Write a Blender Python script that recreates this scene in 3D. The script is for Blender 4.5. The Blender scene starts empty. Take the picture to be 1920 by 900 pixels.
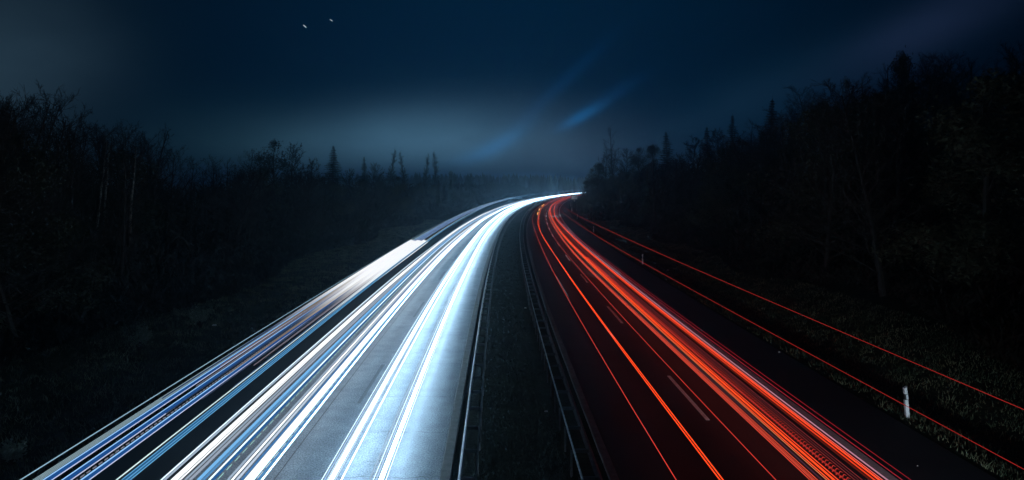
import bpy, math, random
import numpy as np
from mathutils import Vector, Matrix

scene = bpy.context.scene
COL = scene.collection
rnd = random.Random(7)

# ------------------------------------------------------------------ camera
CAM_H = 8.5                      # the photographer stands on a bridge over the motorway
F_PX, HORIZON, CX = 1347.0, 345.0, 960.0
cam_data = bpy.data.cameras.new('camera')
cam_data.sensor_width = 36.0
cam_data.lens = F_PX / 1920.0 * 36.0
cam_data.shift_y = -105.0 / 1920.0
cam_data.clip_start = 0.1
cam_data.clip_end = 20000.0
cam = bpy.data.objects.new('camera', cam_data)
cam.location = (0, 0, CAM_H)
cam.rotation_euler = (math.radians(90), 0, 0)
COL.objects.link(cam)
scene.camera = cam

# ------------------------------------------------------------------ exposure, renderer
vs = scene.view_settings
scene.display_settings.display_device = 'sRGB'
vs.view_transform = 'Standard'; vs.look = 'None'; vs.exposure = 0.0; vs.gamma = 1.0
vs.use_curve_mapping = False
scene.render.engine = 'CYCLES'
cy = scene.cycles
cy.use_denoising = True
cy.denoiser = 'OPENIMAGEDENOISE'
cy.max_bounces = 5; cy.diffuse_bounces = 2; cy.glossy_bounces = 2; cy.volume_bounces = 1
cy.transparent_max_bounces = 8
cy.sample_clamp_indirect = 1.0; cy.sample_clamp_direct = 8.0
cy.use_light_tree = True

# ------------------------------------------------------------------ night sky
world = bpy.data.worlds.new('World'); scene.world = world
world.use_nodes = True
nt = world.node_tree
for n in list(nt.nodes): nt.nodes.remove(n)
def N(t, **kw):
    n = nt.nodes.new(t)
    for k, v in kw.items(): setattr(n, k, v)
    return n
def L(a, b): nt.links.new(a, b)
def M(op, a, b=None, c=None, clamp=False):
    n = N('ShaderNodeMath', operation=op); n.use_clamp = clamp
    for i, v in enumerate((a, b, c)):
        if v is None: continue
        if isinstance(v, (int, float)): n.inputs[i].default_value = v
        else: L(v, n.inputs[i])
    return n.outputs[0]
SUN_EL, SUN_ROT = math.radians(-7.0), math.radians(-20.0)
sky = N('ShaderNodeTexSky'); sky.sky_type = 'NISHITA'; sky.sun_disc = False
sky.sun_elevation = SUN_EL; sky.sun_rotation = SUN_ROT
bg_sky = N('ShaderNodeBackground'); bg_sky.inputs['Strength'].default_value = 0.002
L(sky.outputs[0], bg_sky.inputs['Color'])
tc = N('ShaderNodeTexCoord')
sep = N('ShaderNodeSeparateXYZ'); L(tc.outputs['Generated'], sep.inputs[0])
R2D = 57.29578
AZ = M('MULTIPLY', M('ARCTAN2', sep.outputs[0], sep.outputs[1]), R2D)
EL = M('MULTIPLY', M('ARCSINE', sep.outputs[2]), R2D)
noise = N('ShaderNodeTexNoise'); noise.inputs['Scale'].default_value = 5.0; noise.inputs['Detail'].default_value = 5.0
mp = N('ShaderNodeMapping'); mp.inputs['Scale'].default_value = (1.0, 1.0, 3.0)
L(tc.outputs['Generated'], mp.inputs[0]); L(mp.outputs[0], noise.inputs['Vector'])
NZ = M('MULTIPLY_ADD', noise.outputs[0], 0.9, 0.55)
def lobe(az, el, sx, sy, ang=0.0, curve=0.0):
    c, s = math.cos(math.radians(ang)), math.sin(math.radians(ang))
    da, de = M('SUBTRACT', AZ, az), M('SUBTRACT', EL, el)
    p = M('ADD', M('MULTIPLY', da, c), M('MULTIPLY', de, s))
    q = M('ADD', M('MULTIPLY', da, -s), M('MULTIPLY', de, c))
    if curve: q = M('SUBTRACT', q, M('MULTIPLY', M('MULTIPLY', p, p), curve))
    p2 = M('POWER', M('ABSOLUTE', M('DIVIDE', p, sx)), 2.0)
    q2 = M('POWER', M('ABSOLUTE', M('DIVIDE', q, sy)), 2.0)
    return M('EXPONENT', M('MULTIPLY', M('ADD', p2, q2), -1.0))
def colour_times(fac, rgb):
    n = N('ShaderNodeVectorMath', operation='SCALE'); n.inputs[0].default_value = rgb
    L(fac, n.inputs['Scale']); return n.outputs[0]
def addv(a, b):
    n = N('ShaderNodeVectorMath', operation='ADD'); L(a, n.inputs[0]); L(b, n.inputs[1]); return n.outputs[0]
# deep blue night sky
azf = M('EXPONENT', M('MULTIPLY', M('POWER', M('DIVIDE', M('ABSOLUTE', AZ), 27.0), 2.0), -1.0))
base = colour_times(M('MULTIPLY_ADD', azf, 0.92, 0.08), (0.0003, 0.0125, 0.0350))
tot = base
LOBES = [  # cloud lit from towns: azimuth, elevation, half widths (degrees), tilt, bend, colour, broken by noise
    (-36, 7.6, 6.5, 5.0, 25, 0, (0.020, 0.040, 0.058), True),
    (-8, 2.6, 8.5, 2.9, 6, 0, (0.066, 0.155, 0.235), True),
    (-19, 2.6, 9, 2.8, 0, 0, (0.009, 0.024, 0.030), True),
    (3, 2.2, 7, 3.0, 0, 0, (0.026, 0.042, 0.060), True),
    (16, 5.0, 9, 2.2, 24, 0, (0.004, 0.012, 0.022), True),
    (30, 10.6, 6.5, 1.9, 24, 0, (0.007, 0.011, 0.028), True),
    (-1.7, 2.75, 2.9, 0.60, 27, 0.03, (0.002, 0.070, 0.19), False),
    (3.6, 7.6, 4.8, 0.50, 42, 0.0, (0.000, 0.009, 0.034), False),
    (5.4, 5.3, 1.75, 0.42, 29, 0.0, (0.001, 0.066, 0.19), False),
    (8.0, 7.0, 2.4, 0.5, 31, 0.0, (0.000, 0.008, 0.032), False),
]
for az, el, sx, sy, an, cu, rgb, brk in LOBES:
    f = lobe(az, el, sx, sy, an, cu)
    if brk: f = M('MULTIPLY', f, NZ)
    tot = addv(tot, colour_times(f, rgb))
bg_cloud = N('ShaderNodeBackground'); L(tot, bg_cloud.inputs['Color']); bg_cloud.inputs['Strength'].default_value = 1.0
adds = N('ShaderNodeAddShader'); L(bg_sky.outputs[0], adds.inputs[0]); L(bg_cloud.outputs[0], adds.inputs[1])
out = N('ShaderNodeOutputWorld'); L(adds.outputs[0], out.inputs['Surface'])

# faint unseen lamp added for moonlit highlights on the rails
sun = bpy.data.lights.new('added_moon', 'SUN'); sun.energy = 0.006; sun.angle = math.radians(0.5); sun.color = (0.8, 0.9, 1.0)
so = bpy.data.objects.new('added_moon', sun); so.rotation_euler = (math.radians(50), 0, math.radians(-160)); COL.objects.link(so)

TRAIL_GAIN = 1.0
HEADLIGHT_GAIN = 1.4

# ------------------------------------------------------------------ road alignment: everything lies at X = xref(Y) + u
def _alignment():
    Y = np.arange(-200.0, 4000.1, 1.0)
    k = np.interp(Y, [-200, 0, 60, 110, 300, 480, 720, 900, 1300], [0, 1/3200, 1/2600, 1/2150, 1/2150, 1/2500, 1/3400, 1/4000, 0])
    s = np.cumsum(k); s -= s[283]
    x = np.cumsum(s); x += 6.42 - x[283]
    return Y, x
_AY, _AX = _alignment()
def xref(y): return float(np.interp(y, _AY, _AX))
def px(x, y, h=0.0):
    """a pixel of the photograph seen at height h -> (u, Y)"""
    d = F_PX * (CAM_H - h) / (y - HORIZON)
    return (x - CX) / F_PX * d - xref(d), d

def ground_z(u, y=0.0):
    n = 0.25 * math.sin(y * 0.031 + u * 0.05) + 0.15 * math.sin(y * 0.083 - u * 0.11)
    if -19.4 < u < -8.95 or -4.1 < u < 6.8: return -0.08
    if -8.95 <= u <= -4.1:
        t = (u + 6.5) / 2.45
        return -0.10 * (1 - t * t) - 0.03
    if u >= 6.8:
        z = float(np.interp(u, [6.8, 7.8, 9.4, 11.5, 15, 24, 36, 60, 130, 400, 3000], [-0.05, -0.08, -0.55, -0.1, 0.7, 3.4, 6.6, 8.6, 10, 11, 12]))
        return z + n * min(1, (u - 6.8) / 12)
    z = float(np.interp(-u, [19.4, 20.4, 23, 27, 34, 55, 120, 400, 3000], [-0.05, -0.1, -0.7, -0.35, 0.1, 1.2, 3.0, 4, 5]))
    return z + n * min(1, (-u - 19.4) / 12)

# ------------------------------------------------------------------ materials
def mat(name, base=(0.5,)*3, rough=0.6, metal=0.0, spec=0.5, noise=None, bump=None):
    m = bpy.data.materials.new(name); m.use_nodes = True
    t = m.node_tree; b = t.nodes['Principled BSDF']
    b.inputs['Base Color'].default_value = (*base, 1); b.inputs['Roughness'].default_value = rough
    b.inputs['Metallic'].default_value = metal; b.inputs['Specular IOR Level'].default_value = spec
    if noise or bump:
        g = t.nodes.new('ShaderNodeNewGeometry')
    if noise:                                   # list of (scale, detail, dark, light) multiplied together
        cur = None
        for sc_, de, a, c in noise:
            nz = t.nodes.new('ShaderNodeTexNoise'); nz.inputs['Scale'].default_value = sc_; nz.inputs['Detail'].default_value = de
            t.links.new(g.outputs['Position'], nz.inputs['Vector'])
            r = t.nodes.new('ShaderNodeValToRGB')
            r.color_ramp.elements[0].position = 0.36; r.color_ramp.elements[1].position = 0.64
            r.color_ramp.elements[0].color = (*a, 1); r.color_ramp.elements[1].color = (*c, 1)
            t.links.new(nz.outputs[0], r.inputs[0])
            if cur is None: cur = r.outputs[0]
            else:
                mx = t.nodes.new('ShaderNodeMix'); mx.data_type = 'RGBA'; mx.blend_type = 'MULTIPLY'; mx.inputs[0].default_value = 1
                t.links.new(cur, mx.inputs[6]); t.links.new(r.outputs[0], mx.inputs[7]); cur = mx.outputs[2]
        t.links.new(cur, b.inputs['Base Color'])
    if bump:
        nz = t.nodes.new('ShaderNodeTexNoise'); nz.inputs['Scale'].default_value = bump[0]; nz.inputs['Detail'].default_value = 3
        t.links.new(g.outputs['Position'], nz.inputs['Vector'])
        bp = t.nodes.new('ShaderNodeBump'); bp.inputs['Strength'].default_value = bump[1]; bp.inputs['Distance'].default_value = bump[2]
        t.links.new(nz.outputs[0], bp.inputs['Height']); t.links.new(bp.outputs[0], b.inputs['Normal'])
    return m
W = (1, 1, 1)
MT = dict(
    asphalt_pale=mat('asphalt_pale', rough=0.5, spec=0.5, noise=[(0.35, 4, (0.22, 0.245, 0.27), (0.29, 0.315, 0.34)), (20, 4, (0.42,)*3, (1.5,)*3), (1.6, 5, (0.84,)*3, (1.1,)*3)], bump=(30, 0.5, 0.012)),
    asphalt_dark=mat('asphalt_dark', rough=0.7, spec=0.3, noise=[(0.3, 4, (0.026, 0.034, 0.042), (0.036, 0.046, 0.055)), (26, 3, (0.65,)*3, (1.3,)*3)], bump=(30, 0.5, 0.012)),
    paint=mat('road_paint', rough=0.6, noise=[(9, 5, (0.6, 0.6, 0.6), (0.8, 0.8, 0.8))]),
    paint_dim=mat('road_paint_dim', rough=0.7, noise=[(14, 5, (0.13, .14, .15), (0.20, .21, .22))]),  # white paint darkened: headlamp light not returned to the viewer, put into the colour
    seal=mat('tar_seal', (0.03,)*3, 0.4),
    concrete=mat('kerb_concrete', rough=0.8, noise=[(3, 5, (0.13, 0.13, 0.125), (0.2, 0.2, 0.19)), (60, 3, (0.6,)*3, (1.15,)*3)], bump=(50, 0.4, 0.01)),
    soil=mat('soil', rough=1.0, spec=0.05, noise=[(0.5, 5, (0.016, 0.020, 0.015), (0.030, 0.036, 0.024)), (7, 5, (0.55,)*3, (1.15,)*3)], bump=(6, 0.8, 0.08)),
    grass=mat('verge_grass_blades', rough=0.9, spec=0.1, noise=[(0.7, 4, (0.045, 0.068, 0.040), (0.16, 0.165, 0.10))]),
    grass_dark=mat('median_grass_blades', rough=0.9, spec=0.1, noise=[(0.8, 4, (0.016, 0.024, 0.018), (0.036, 0.042, 0.034))]),
    bark=mat('bark', rough=0.95, spec=0.1, noise=[(4, 4, (0.020, 0.019, 0.018), (0.034, 0.032, 0.03))]),
    birch=mat('pale_bark', rough=0.9, spec=0.1, noise=[(5, 4, (0.10, 0.095, 0.085), (0.24, 0.23, 0.21))]),
    needle=mat('needles', rough=0.9, spec=0.1, noise=[(1.5, 3, (0.022, 0.036, 0.024), (0.045, 0.06, 0.034))]),
    leaf=mat('dark_leaves', rough=0.85, spec=0.1, noise=[(1.2, 3, (0.03, 0.04, 0.024), (0.06, 0.062, 0.036))]),
    brush=mat('brushwood', rough=0.95, spec=0.05, noise=[(0.3, 3, (0.011, 0.012, 0.010), (0.022, 0.019, 0.015))]),
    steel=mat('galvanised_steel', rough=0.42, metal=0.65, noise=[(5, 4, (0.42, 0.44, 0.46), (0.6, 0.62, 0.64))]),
    steel_lit=mat('lit_steel', rough=0.5, metal=0.15, noise=[(3, 4, (0.5, 0.52, 0.54), (0.8, 0.82, 0.84))]),  # rail steel brightened, headlight shine on the strap put into its colour
    steel_dim=mat('dimmed_steel', rough=0.6, metal=0.4, noise=[(5, 4, (0.10, 0.105, 0.115), (0.17, 0.175, 0.185))]),  # rail steel darkened where little light falls, shade in the colour; also sign posts
    plastic=mat('white_plastic', (0.8, 0.8, 0.8), 0.4),
    black=mat('black_plastic', (0.02,)*3, 0.5),
    reflector=mat('reflector', (0.85, 0.87, 0.9), 0.2),
    signface=mat('sign_face', rough=0.5, noise=[(3.2, 2, (0.78, 0.76, 0.76), (0.85, 0.85, 0.85))]),
    signborder=mat('sign_border', (0.42, 0.16, 0.14), 0.5),
    scrap=mat('paper_scrap', (0.7, 0.7, 0.68), 0.8),
)

# ------------------------------------------------------------------ mesh helpers
class MB:
    def __init__(self): self.v = []; self.f = []
    def quad_strip_ring(self, rings, close_ends=True):
        """rings: equal length loops of points -> closed tube"""
        b = len(self.v); n = len(rings[0])
        for r in rings: self.v.extend(r)
        for i in range(len(rings) - 1):
            for j in range(n):
                j2 = (j + 1) % n
                self.f.append((b + i*n + j, b + i*n + j2, b + (i+1)*n + j2, b + (i+1)*n + j))
        if close_ends:
            self.f.append(tuple(b + j for j in reversed(range(n))))
            self.f.append(tuple(b + (len(rings)-1)*n + j for j in range(n)))
    def box(self, x0, x1, y0, y1, z0, z1):
        self.quad_strip_ring([[(x0, y0, z), (x1, y0, z), (x1, y1, z), (x0, y1, z)] for z in (z0, z1)])
    def tube(self, pts, radii, sides=5):
        rings = []
        for i, p in enumerate(pts):
            a = Vector(pts[max(0, i-1)]); c = Vector(pts[min(len(pts)-1, i+1)])
            t = (c - a)
            if t.length < 1e-9: t = Vector((0, 0, 1))
            t.normalize()
            ref = Vector((0, 0, 1)) if abs(t.z) < 0.9 else Vector((1, 0, 0))
            s = t.cross(ref).normalized(); q = s.cross(t)
            r = radii[i] if hasattr(radii, '__len__') else radii
            P = Vector(p)
            rings.append([tuple(P + (s*math.cos(2*math.pi*k/sides) + q*math.sin(2*math.pi*k/sides))*r) for k in range(sides)])
        self.quad_strip_ring(rings)
    def build(self, name, m, parent=None, smooth=False, loc=None):
        me = bpy.data.meshes.new(name); me.from_pydata(self.v, [], self.f); me.update()
        if smooth: me.polygons.foreach_set('use_smooth', [True]*len(me.polygons))
        me.materials.append(m)
        return link(name, me, parent, loc)
def link(name, me, parent=None, loc=None):
    o = bpy.data.objects.new(name, me); COL.objects.link(o)
    if parent: o.parent = parent
    if loc: o.location = loc
    return o
def empty(name, loc=(0, 0, 0)):
    o = bpy.data.objects.new(name, None); o.location = loc; o.empty_display_size = 0.3; COL.objects.link(o); return o
def tag(o, label, cat, group=None, kind=None):
    o['label'] = label; o['category'] = cat
    if group: o['group'] = group
    if kind: o['kind'] = kind
    return o
def setting(o): o['kind'] = 'structure'; return o

def y_steps(y0, y1):
    ys = [y0]; y = y0
    while y < y1:
        y += 2.5 if y < 60 else 5 if y < 200 else 10 if y < 450 else 25
        ys.append(min(y, y1))
    return ys
def strip(name, u0, u1, z, y0, y1, m, mb=None):
    """flat sheet following the road"""
    b = mb or MB(); ys = y_steps(y0, y1); o = len(b.v)
    for y in ys:
        x = xref(y); b.v += [(x+u0, y, z), (x+u1, y, z)]
    for i in range(len(ys)-1): b.f.append((o+2*i, o+2*i+1, o+2*i+3, o+2*i+2))
    return None if mb else b.build(name, m)
def sweep(name, profile, y0, y1, m, parent=None, mb=None):
    """closed profile of (u, z) swept along the road"""
    b = mb or MB()
    b.quad_strip_ring([[(xref(y)+u, y, z) for u, z in profile] for y in y_steps(y0, y1)])
    return None if mb else b.build(name, m, parent)

# ------------------------------------------------------------------ terrain: one sheet to the horizon
us = sorted(set(list(np.round(np.concatenate([
    -np.geomspace(40, 3000, 22), np.arange(-40, -19.4, 1.2), [-19.4, -19.35, -8.98, -8.9], np.linspace(-8.5, -4.6, 7), [-4.15, -4.08, 6.78, 6.85],
    np.arange(7.4, 40, 1.1), np.geomspace(41, 3000, 22)]), 3))))
ysT = list(np.arange(-80, 120, 4)) + list(np.arange(120, 400, 9)) + list(np.arange(400, 1000, 25)) + list(np.geomspace(1000, 3000, 12))
b = MB(); nu = len(us)
for y in ysT:
    x = xref(y)
    for u in us: b.v.append((x + u, y, ground_z(u, y)))
for i in range(len(ysT)-1):
    for j in range(nu-1):
        k = i*nu + j; b.f.append((k, k+1, k+nu+1, k+nu))
setting(b.build('ground', MT['soil'], smooth=True))

# carriageways
def slab(name, u0, u1, m):
    return setting(sweep(name, [(u0, -0.2), (u1, -0.2), (u1, 0.0), (u0, 0.0)], -80, 1300, m))
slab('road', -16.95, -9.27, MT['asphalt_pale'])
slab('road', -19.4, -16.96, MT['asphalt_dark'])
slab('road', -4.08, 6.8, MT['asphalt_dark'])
# concrete edge strips beside the median, slightly raised
for nm, u0, u1 in (('kerb', -9.25, -8.93), ('kerb', -4.36, -4.10)):
    setting(sweep(nm, [(u0, -0.2), (u1, -0.2), (u1, 0.03), (u1-0.02, 0.045), (u0+0.02, 0.045), (u0, 0.03)], -80, 900, MT['concrete']))
# painted lines
def ribbed(mb, u0, u1, ya, yb):
    n = int((yb-ya)/.06); o = len(mb.v)
    for i in range(n):
        y = ya + i*.06; x = xref(y)
        mb.v += [(x+u0, y, .004), (x+u1, y, .004), (x+u0, y+.001, .015), (x+u1, y+.001, .015)]
    for i in range(n):
        k = o+4*i; mb.f.append((k, k+1, k+3, k+2))
        if i < n-1: mb.f.append((k+2, k+3, k+5, k+4))
mk = MB()
def dashes(mb, u, y_first, n, ln=6.0, cyc=18.0, w=0.15, rib=False):
    for i in range(n):
        a = y_first + i*cyc
        if rib and 0 < a < 300: ribbed(mb, u-w/2, u+w/2, a, a+ln)
        else: strip(None, u-w/2, u+w/2, 0.004, a, a+ln, None, mb)
y0 = px(1326, 788)[1]
dashes(mk, 0.0, y0-18*3, 42, rib=True)
strip(None, 3.58, 3.93, 0.004, -80, 900, None, mk)
setting(mk.build('road_marking', MT['paint']))
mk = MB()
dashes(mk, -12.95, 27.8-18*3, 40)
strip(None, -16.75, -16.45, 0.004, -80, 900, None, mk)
setting(mk.build('road_marking', MT['paint_dim']))
mk = MB()
strip(None, -14.02, -13.985, 0.004, -80, 700, None, mk)          # sealed paving joint
for yy, ua, ub in ((20.8, -12.2, -9.6), (22.0, -11.7, -10.9), (24.6, -12.5, -9.4), (28.7, -12.3, -9.3), (34.0, -12.4, -9.3), (41, -12, -9.3)):
    n = 12; o = len(mk.v)
    for i in range(n+1):
        u = ua + (ub-ua)*i/n; y = yy + 0.05*math.sin(i*1.7+yy) + 0.04*math.sin(i*0.6+yy*3); w = 0.016 + 0.012*math.sin(i*2.3+yy)
        x = xref(y); mk.v += [(x+u, y-w, 0.008), (x+u, y+w, 0.008)]
    for i in range(n): mk.f.append((o+2*i, o+2*i+2, o+2*i+3, o+2*i+1))
setting(mk.build('road_marking', MT['seal']))

# ------------------------------------------------------------------ light trails
_em = {}
def emat(rgb, strength, comb=False):
    key = (tuple(rgb), strength, comb)
    if key in _em: return _em[key]
    m = bpy.data.materials.new('trail_light'); m.use_nodes = True
    t = m.node_tree
    for n in list(t.nodes): t.nodes.remove(n)
    e = t.nodes.new('ShaderNodeEmission'); e.inputs[0].default_value = (*rgb, 1); e.inputs[1].default_value = strength*TRAIL_GAIN
    o = t.nodes.new('ShaderNodeOutputMaterial'); t.links.new(e.outputs[0], o.inputs[0])
    m.cycles.emission_sampling = 'FRONT' if strength*max(rgb) >= 0.9 else 'NONE'
    _em[key] = m; return m
def trail(name, label, group, u, h, r, rgb, s, y0=-30, y1=880, ph=0.0, amp=0.05, grow=0.0, dash=None, sides=6, taper=0.0, glare=0.0):
    b = MB()
    def P(y):
        w = amp * min(1, max(0, (y-25)/60))
        return (xref(y) + u + w*(math.sin(y*0.021+ph) + 0.5*math.sin(y*0.057+2*ph)), y, h + 0.25*w*math.sin(y*0.09+3*ph))
    def rad(y):
        q = r*(1 + grow*min(1, max(0, (y-18)/60)))
        q *= 1 + glare*min(1, max(0, (y-110)/320))
        if taper: q *= min(1, 0.12 + (y-y0)/taper)
        return q
    if dash:
        y = y0
        while y < y1:
            b.tube([P(y), P(y+dash[0])], rad(y), 4); y += dash[1]
    else:
        ys = y_steps(y0, y1); b.tube([P(y) for y in ys], [rad(y) for y in ys], sides)
    o = b.build(name, emat(rgb, s), smooth=True)
    return tag(o, label, 'light trail', group)

def at_bottom(x, h): return px(x, 900, h)[0]
HB = (0.47, 0.75, 1.0)
WH, BW, LB, GR, MB_, DB = (0.95, 0.98, 1), (0.72, 0.88, 1.0), (0.30, 0.58, 0.95), (0.48, 0.60, 0.76), (0.13, 0.40, 0.80), (0.01, 0.07, 0.26)

# lorry roof and marker lights, oncoming slow lane, about 3 m up
G = 'roof light trails of oncoming lorries'
roof = [ # x at the bottom edge, height, radius, colour, strength, phase, label
    (38, 3.0, .011, (0.35, .58, .75), .75, 0, 'thin pale blue light trail, outermost one beside the left grass verge'),
    (62, 3.0, .0085, (0.40, .58, .66), .6, 1, 'outermost of four fine grey lines running close together at far left'),
    (66.3, 3.0, .0085, (0.40, .58, .66), .6, 1, 'second of four fine grey lines close together at far left'),
    (70.6, 3.0, .0085, (0.40, .58, .66), .6, 1, 'third of four fine grey lines close together at far left'),
    (75, 3.0, .0085, (0.40, .58, .66), .6, 1, 'innermost of four fine grey lines, next to the first blue trail'),
    (82, 3.0, .019, LB, 1.1, 2, 'bright sky blue trail right beside the four fine grey lines'),
    (89, 2.98, .036, DB, 1.0, 2, 'broad deep blue band under the outermost sky blue trail'),
    (97, 3.0, .010, (.62, .70, 1), .85, 2, 'hair thin pale violet trail between the two left sky blue trails'),
    (118, 3.0, .021, LB, 1.1, 3, 'middle of the three bright sky blue trails at far left'),
    (124, 2.98, .036, DB, 1.0, 3, 'broad deep blue band under the middle sky blue trail'),
    (133, 3.0, .010, (.62, .70, 1), .85, 3, 'hair thin pale violet trail left of the speckled grey trail'),
    (153, 3.0, .021, LB, 1.1, 4, 'innermost of the three bright sky blue trails at far left'),
    (160, 2.98, .036, DB, 1.0, 4, 'broad deep blue band under the innermost sky blue trail'),
    (167, 3.0, .010, (.62, .70, 1), .85, 4, 'hair thin pale violet trail bordering the dark strip of road'),
    (218, 3.2, .012, (.70, .90, .95), 1.0, 5, 'single thin whitish trail alone across the dark strip of road'),
    (228, 3.2, .010, (.12, .34, .60), 1.0, 5, 'first fine steel blue line below the lone whitish trail'),
    (236, 3.18, .040, (.015, .10, .24), 1.0, 5, 'broad dim blue band beneath the lone whitish trail'),
    (236.5, 3.235, .010, (.12, .34, .60), 1.0, 5, 'middle fine steel blue line on the broad dim blue band'),
    (244, 3.2, .010, (.12, .34, .60), 1.0, 5, 'last fine steel blue line, nearest to the white headlight trails'),
]
for x, h, r, c, s, ph, lab in roof:
    trail('light_trail', lab, G, at_bottom(x, h), h, r, c, s, ph=ph*.8, grow=.1, glare=1.0)
trail('dashed_light_trail', 'speckled dim grey dashed trail between the blue trails at far left', G, at_bottom(144, 3.0), 3.0, .016, (.22, .22, .27), .8, ph=2.6, dash=(.11, .21), y1=60)

# headlights of oncoming cars
G = 'headlight trails of oncoming cars'
hl = [
    (302, .70, .018, BW, 1.4, 1, 'thin bright white trail, outermost of the slow lane headlights'),
    (308, .68, .030, GR, .75, 1, 'soft grey trail just inside the outermost white headlight trail'),
    (322, .68, .026, WH, 1.2, 2, 'left border of the brilliant white trail at left of the slow lane'),
    (329, .70, .036, WH, 1.5, 2, 'brilliant white broad trail at left of the slow lane'),
    (337, .68, .022, WH, 1.2, 2, 'right border of the brilliant white trail at left of the slow lane'),
    (347, .66, .030, GR, .62, 3, 'wide silver grey trail beside the brilliant white one, its left half'),
    (356, .66, .036, (.48, .56, .70), .66, 3, 'wide silver grey trail beside the light blue one, its right half'),
    (372, .64, .044, (.20, .52, .92), .95, 4, 'broad light blue headlight trail in the middle of the slow lane'),
    (381, .63, .034, MB_, .62, 4, 'medium blue trail between the broad light blue and thin white ones'),
    (392, .66, .021, BW, 1.8, 4, 'thin white trail with blue sides left of the green dashed line'),
    (399, .62, .034, (.02, .12, .34), .9, 4, 'dim dark blue trail left of the green dashed line'),
    (427, .66, .030, GR, .75, 5, 'grey trail just right of the green dashed line'),
    (435, .68, .026, WH, 1.6, 5, 'white trail second to the right of the green dashed line'),
    (444, .66, .032, (.66, .76, .92), .85, 5, 'pale blue grey trail left of the widest slow lane white trail'),
    (453, .64, .028, (.06, .20, .46), .9, 5, 'dark blue gap trail left of the widest slow lane white trail'),
    (460, .68, .032, WH, 1.3, 6, 'left border of the widest white trail at right of the slow lane'),
    (467, .70, .038, WH, 2.0, 6, 'widest brilliant white trail at right of the slow lane'),
    (474, .68, .024, HB, 2.6, 6, 'right border of the widest white trail at right of the slow lane'),
    (484, .63, .026, (.08, .28, .58), .9, 6, 'blue trail between widest white trail and the last slow lane one'),
    (491, .68, .016, HB, 10.0, 6, 'thin white trail, innermost of the slow lane headlights'),
    (603, .66, .011, BW, 1.9, 7, 'thin white trail, outermost headlight line of the fast lane'),
    (608, .65, .010, (.5, .7, 1), 1.0, 7, 'fine pale blue line second from left in the fast lane'),
    (613.5, .65, .016, (.75, .88, 1), 1.1, 7, 'slim pale trail left of the broad brilliant one at left of the fast lane'),
    (620.5, .68, .060, HB, 20.0, 7, 'broad brilliant white trail at left of the fast lane'),
    (628, .66, .016, (.75, .88, 1), 1.0, 7, 'pale trail hugging the right side of the left fast lane trail'),
    (640, .66, .016, HB, 6.0, 7.4, 'single thin white trail in the middle of the fast lane'),
    (693, .66, .016, (.55, .68, .85), .8, 8, 'silvery trail at left of the fast lane pair nearest the median'),
    (700, .66, .012, BW, 1.8, 8, 'thin white line on the silvery trail nearest the median'),
    (705, .66, .012, (.6, .75, 1), 1.0, 8, 'fine pale blue line left of the brilliant trail nearest the median'),
    (714, .68, .060, HB, 20.0, 8, 'broad brilliant white trail nearest the median'),
    (723.5, .66, .012, BW, 2.0, 8.3, 'thin white trail, last one before the median kerb'),
]
for x, h, r, c, s, ph, lab in hl:
    trail('headlight_trail', lab, G, at_bottom(x, h), h, r, c, s*HEADLIGHT_GAIN if s > 2 else s, ph=ph*.7, amp=.08, grow=.4, glare=1.5)
trail('dashed_light_trail', 'green white dashed line flickering between the slow lane headlight trails', G, at_bottom(407, .7), .7, .009, (.55, 1, .9), 1.1, ph=2.8, dash=(.40, .62), y1=110)
trail('dashed_light_trail', 'fine white dashed line at the right of the widest slow lane trail', G, at_bottom(480, .72), .72, .008, (.8, .95, 1), 1.1, ph=4.2, dash=(.45, .70), y1=90)

# the lorry whose lamps were caught when the exposure ended: blunt far end, fading near end
G = 'blunt ended trails of the halted lorry'
ue, ye = px(801, 453, 3.1)
def fade_mat(rgb_far, rgb_near, far, near, ya, yb):
    """lamp brightness while the lorry slowed: dim at the near end, full at the far end"""
    m = bpy.data.materials.new('fading_trail_light'); m.use_nodes = True; t = m.node_tree
    for n in list(t.nodes): t.nodes.remove(n)
    g = t.nodes.new('ShaderNodeNewGeometry'); sp = t.nodes.new('ShaderNodeSeparateXYZ'); t.links.new(g.outputs['Position'], sp.inputs[0])
    mr = t.nodes.new('ShaderNodeMapRange'); mr.interpolation_type = 'SMOOTHSTEP'; mr.inputs[1].default_value = ya; mr.inputs[2].default_value = yb
    t.links.new(sp.outputs[1], mr.inputs[0])
    mx = t.nodes.new('ShaderNodeMix'); mx.data_type = 'RGBA'; t.links.new(mr.outputs[0], mx.inputs[0])
    mx.inputs[6].default_value = (*[c*near for c in rgb_near], 1); mx.inputs[7].default_value = (*[c*far for c in rgb_far], 1)
    e = t.nodes.new('ShaderNodeEmission'); t.links.new(mx.outputs[2], e.inputs[0])
    o = t.nodes.new('ShaderNodeOutputMaterial'); t.links.new(e.outputs[0], o.inputs[0])
    m.cycles.emission_sampling = 'FRONT'
    return m
_nc = [(.42, .28, .16), (.08, .16, .34), (.30, .27, .34), (.06, .10, .2), (.4, .30, .22), (.04, .08, .18), (.26, .24, .32), (.36, .26, .17), (.04, .08, .2)]
for i in range(9):
    o = trail('headlight_trail', 'brilliant white slab of light ending bluntly above the left carriageway', G,
          ue - .02 - i*.20, 3.1 - .02*(i % 2), .112, WH, 1.0, y0=17 + (i*7 % 5)*1.1, y1=ye + (i % 3)*.5, ph=.3, amp=.0, taper=44, sides=8)
    o.data.materials[0] = fade_mat((.95, .97, 1), _nc[i], 1.05, .5, 25 + (i*5 % 4)*2, 40 + (i*7 % 5)*2)

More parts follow.
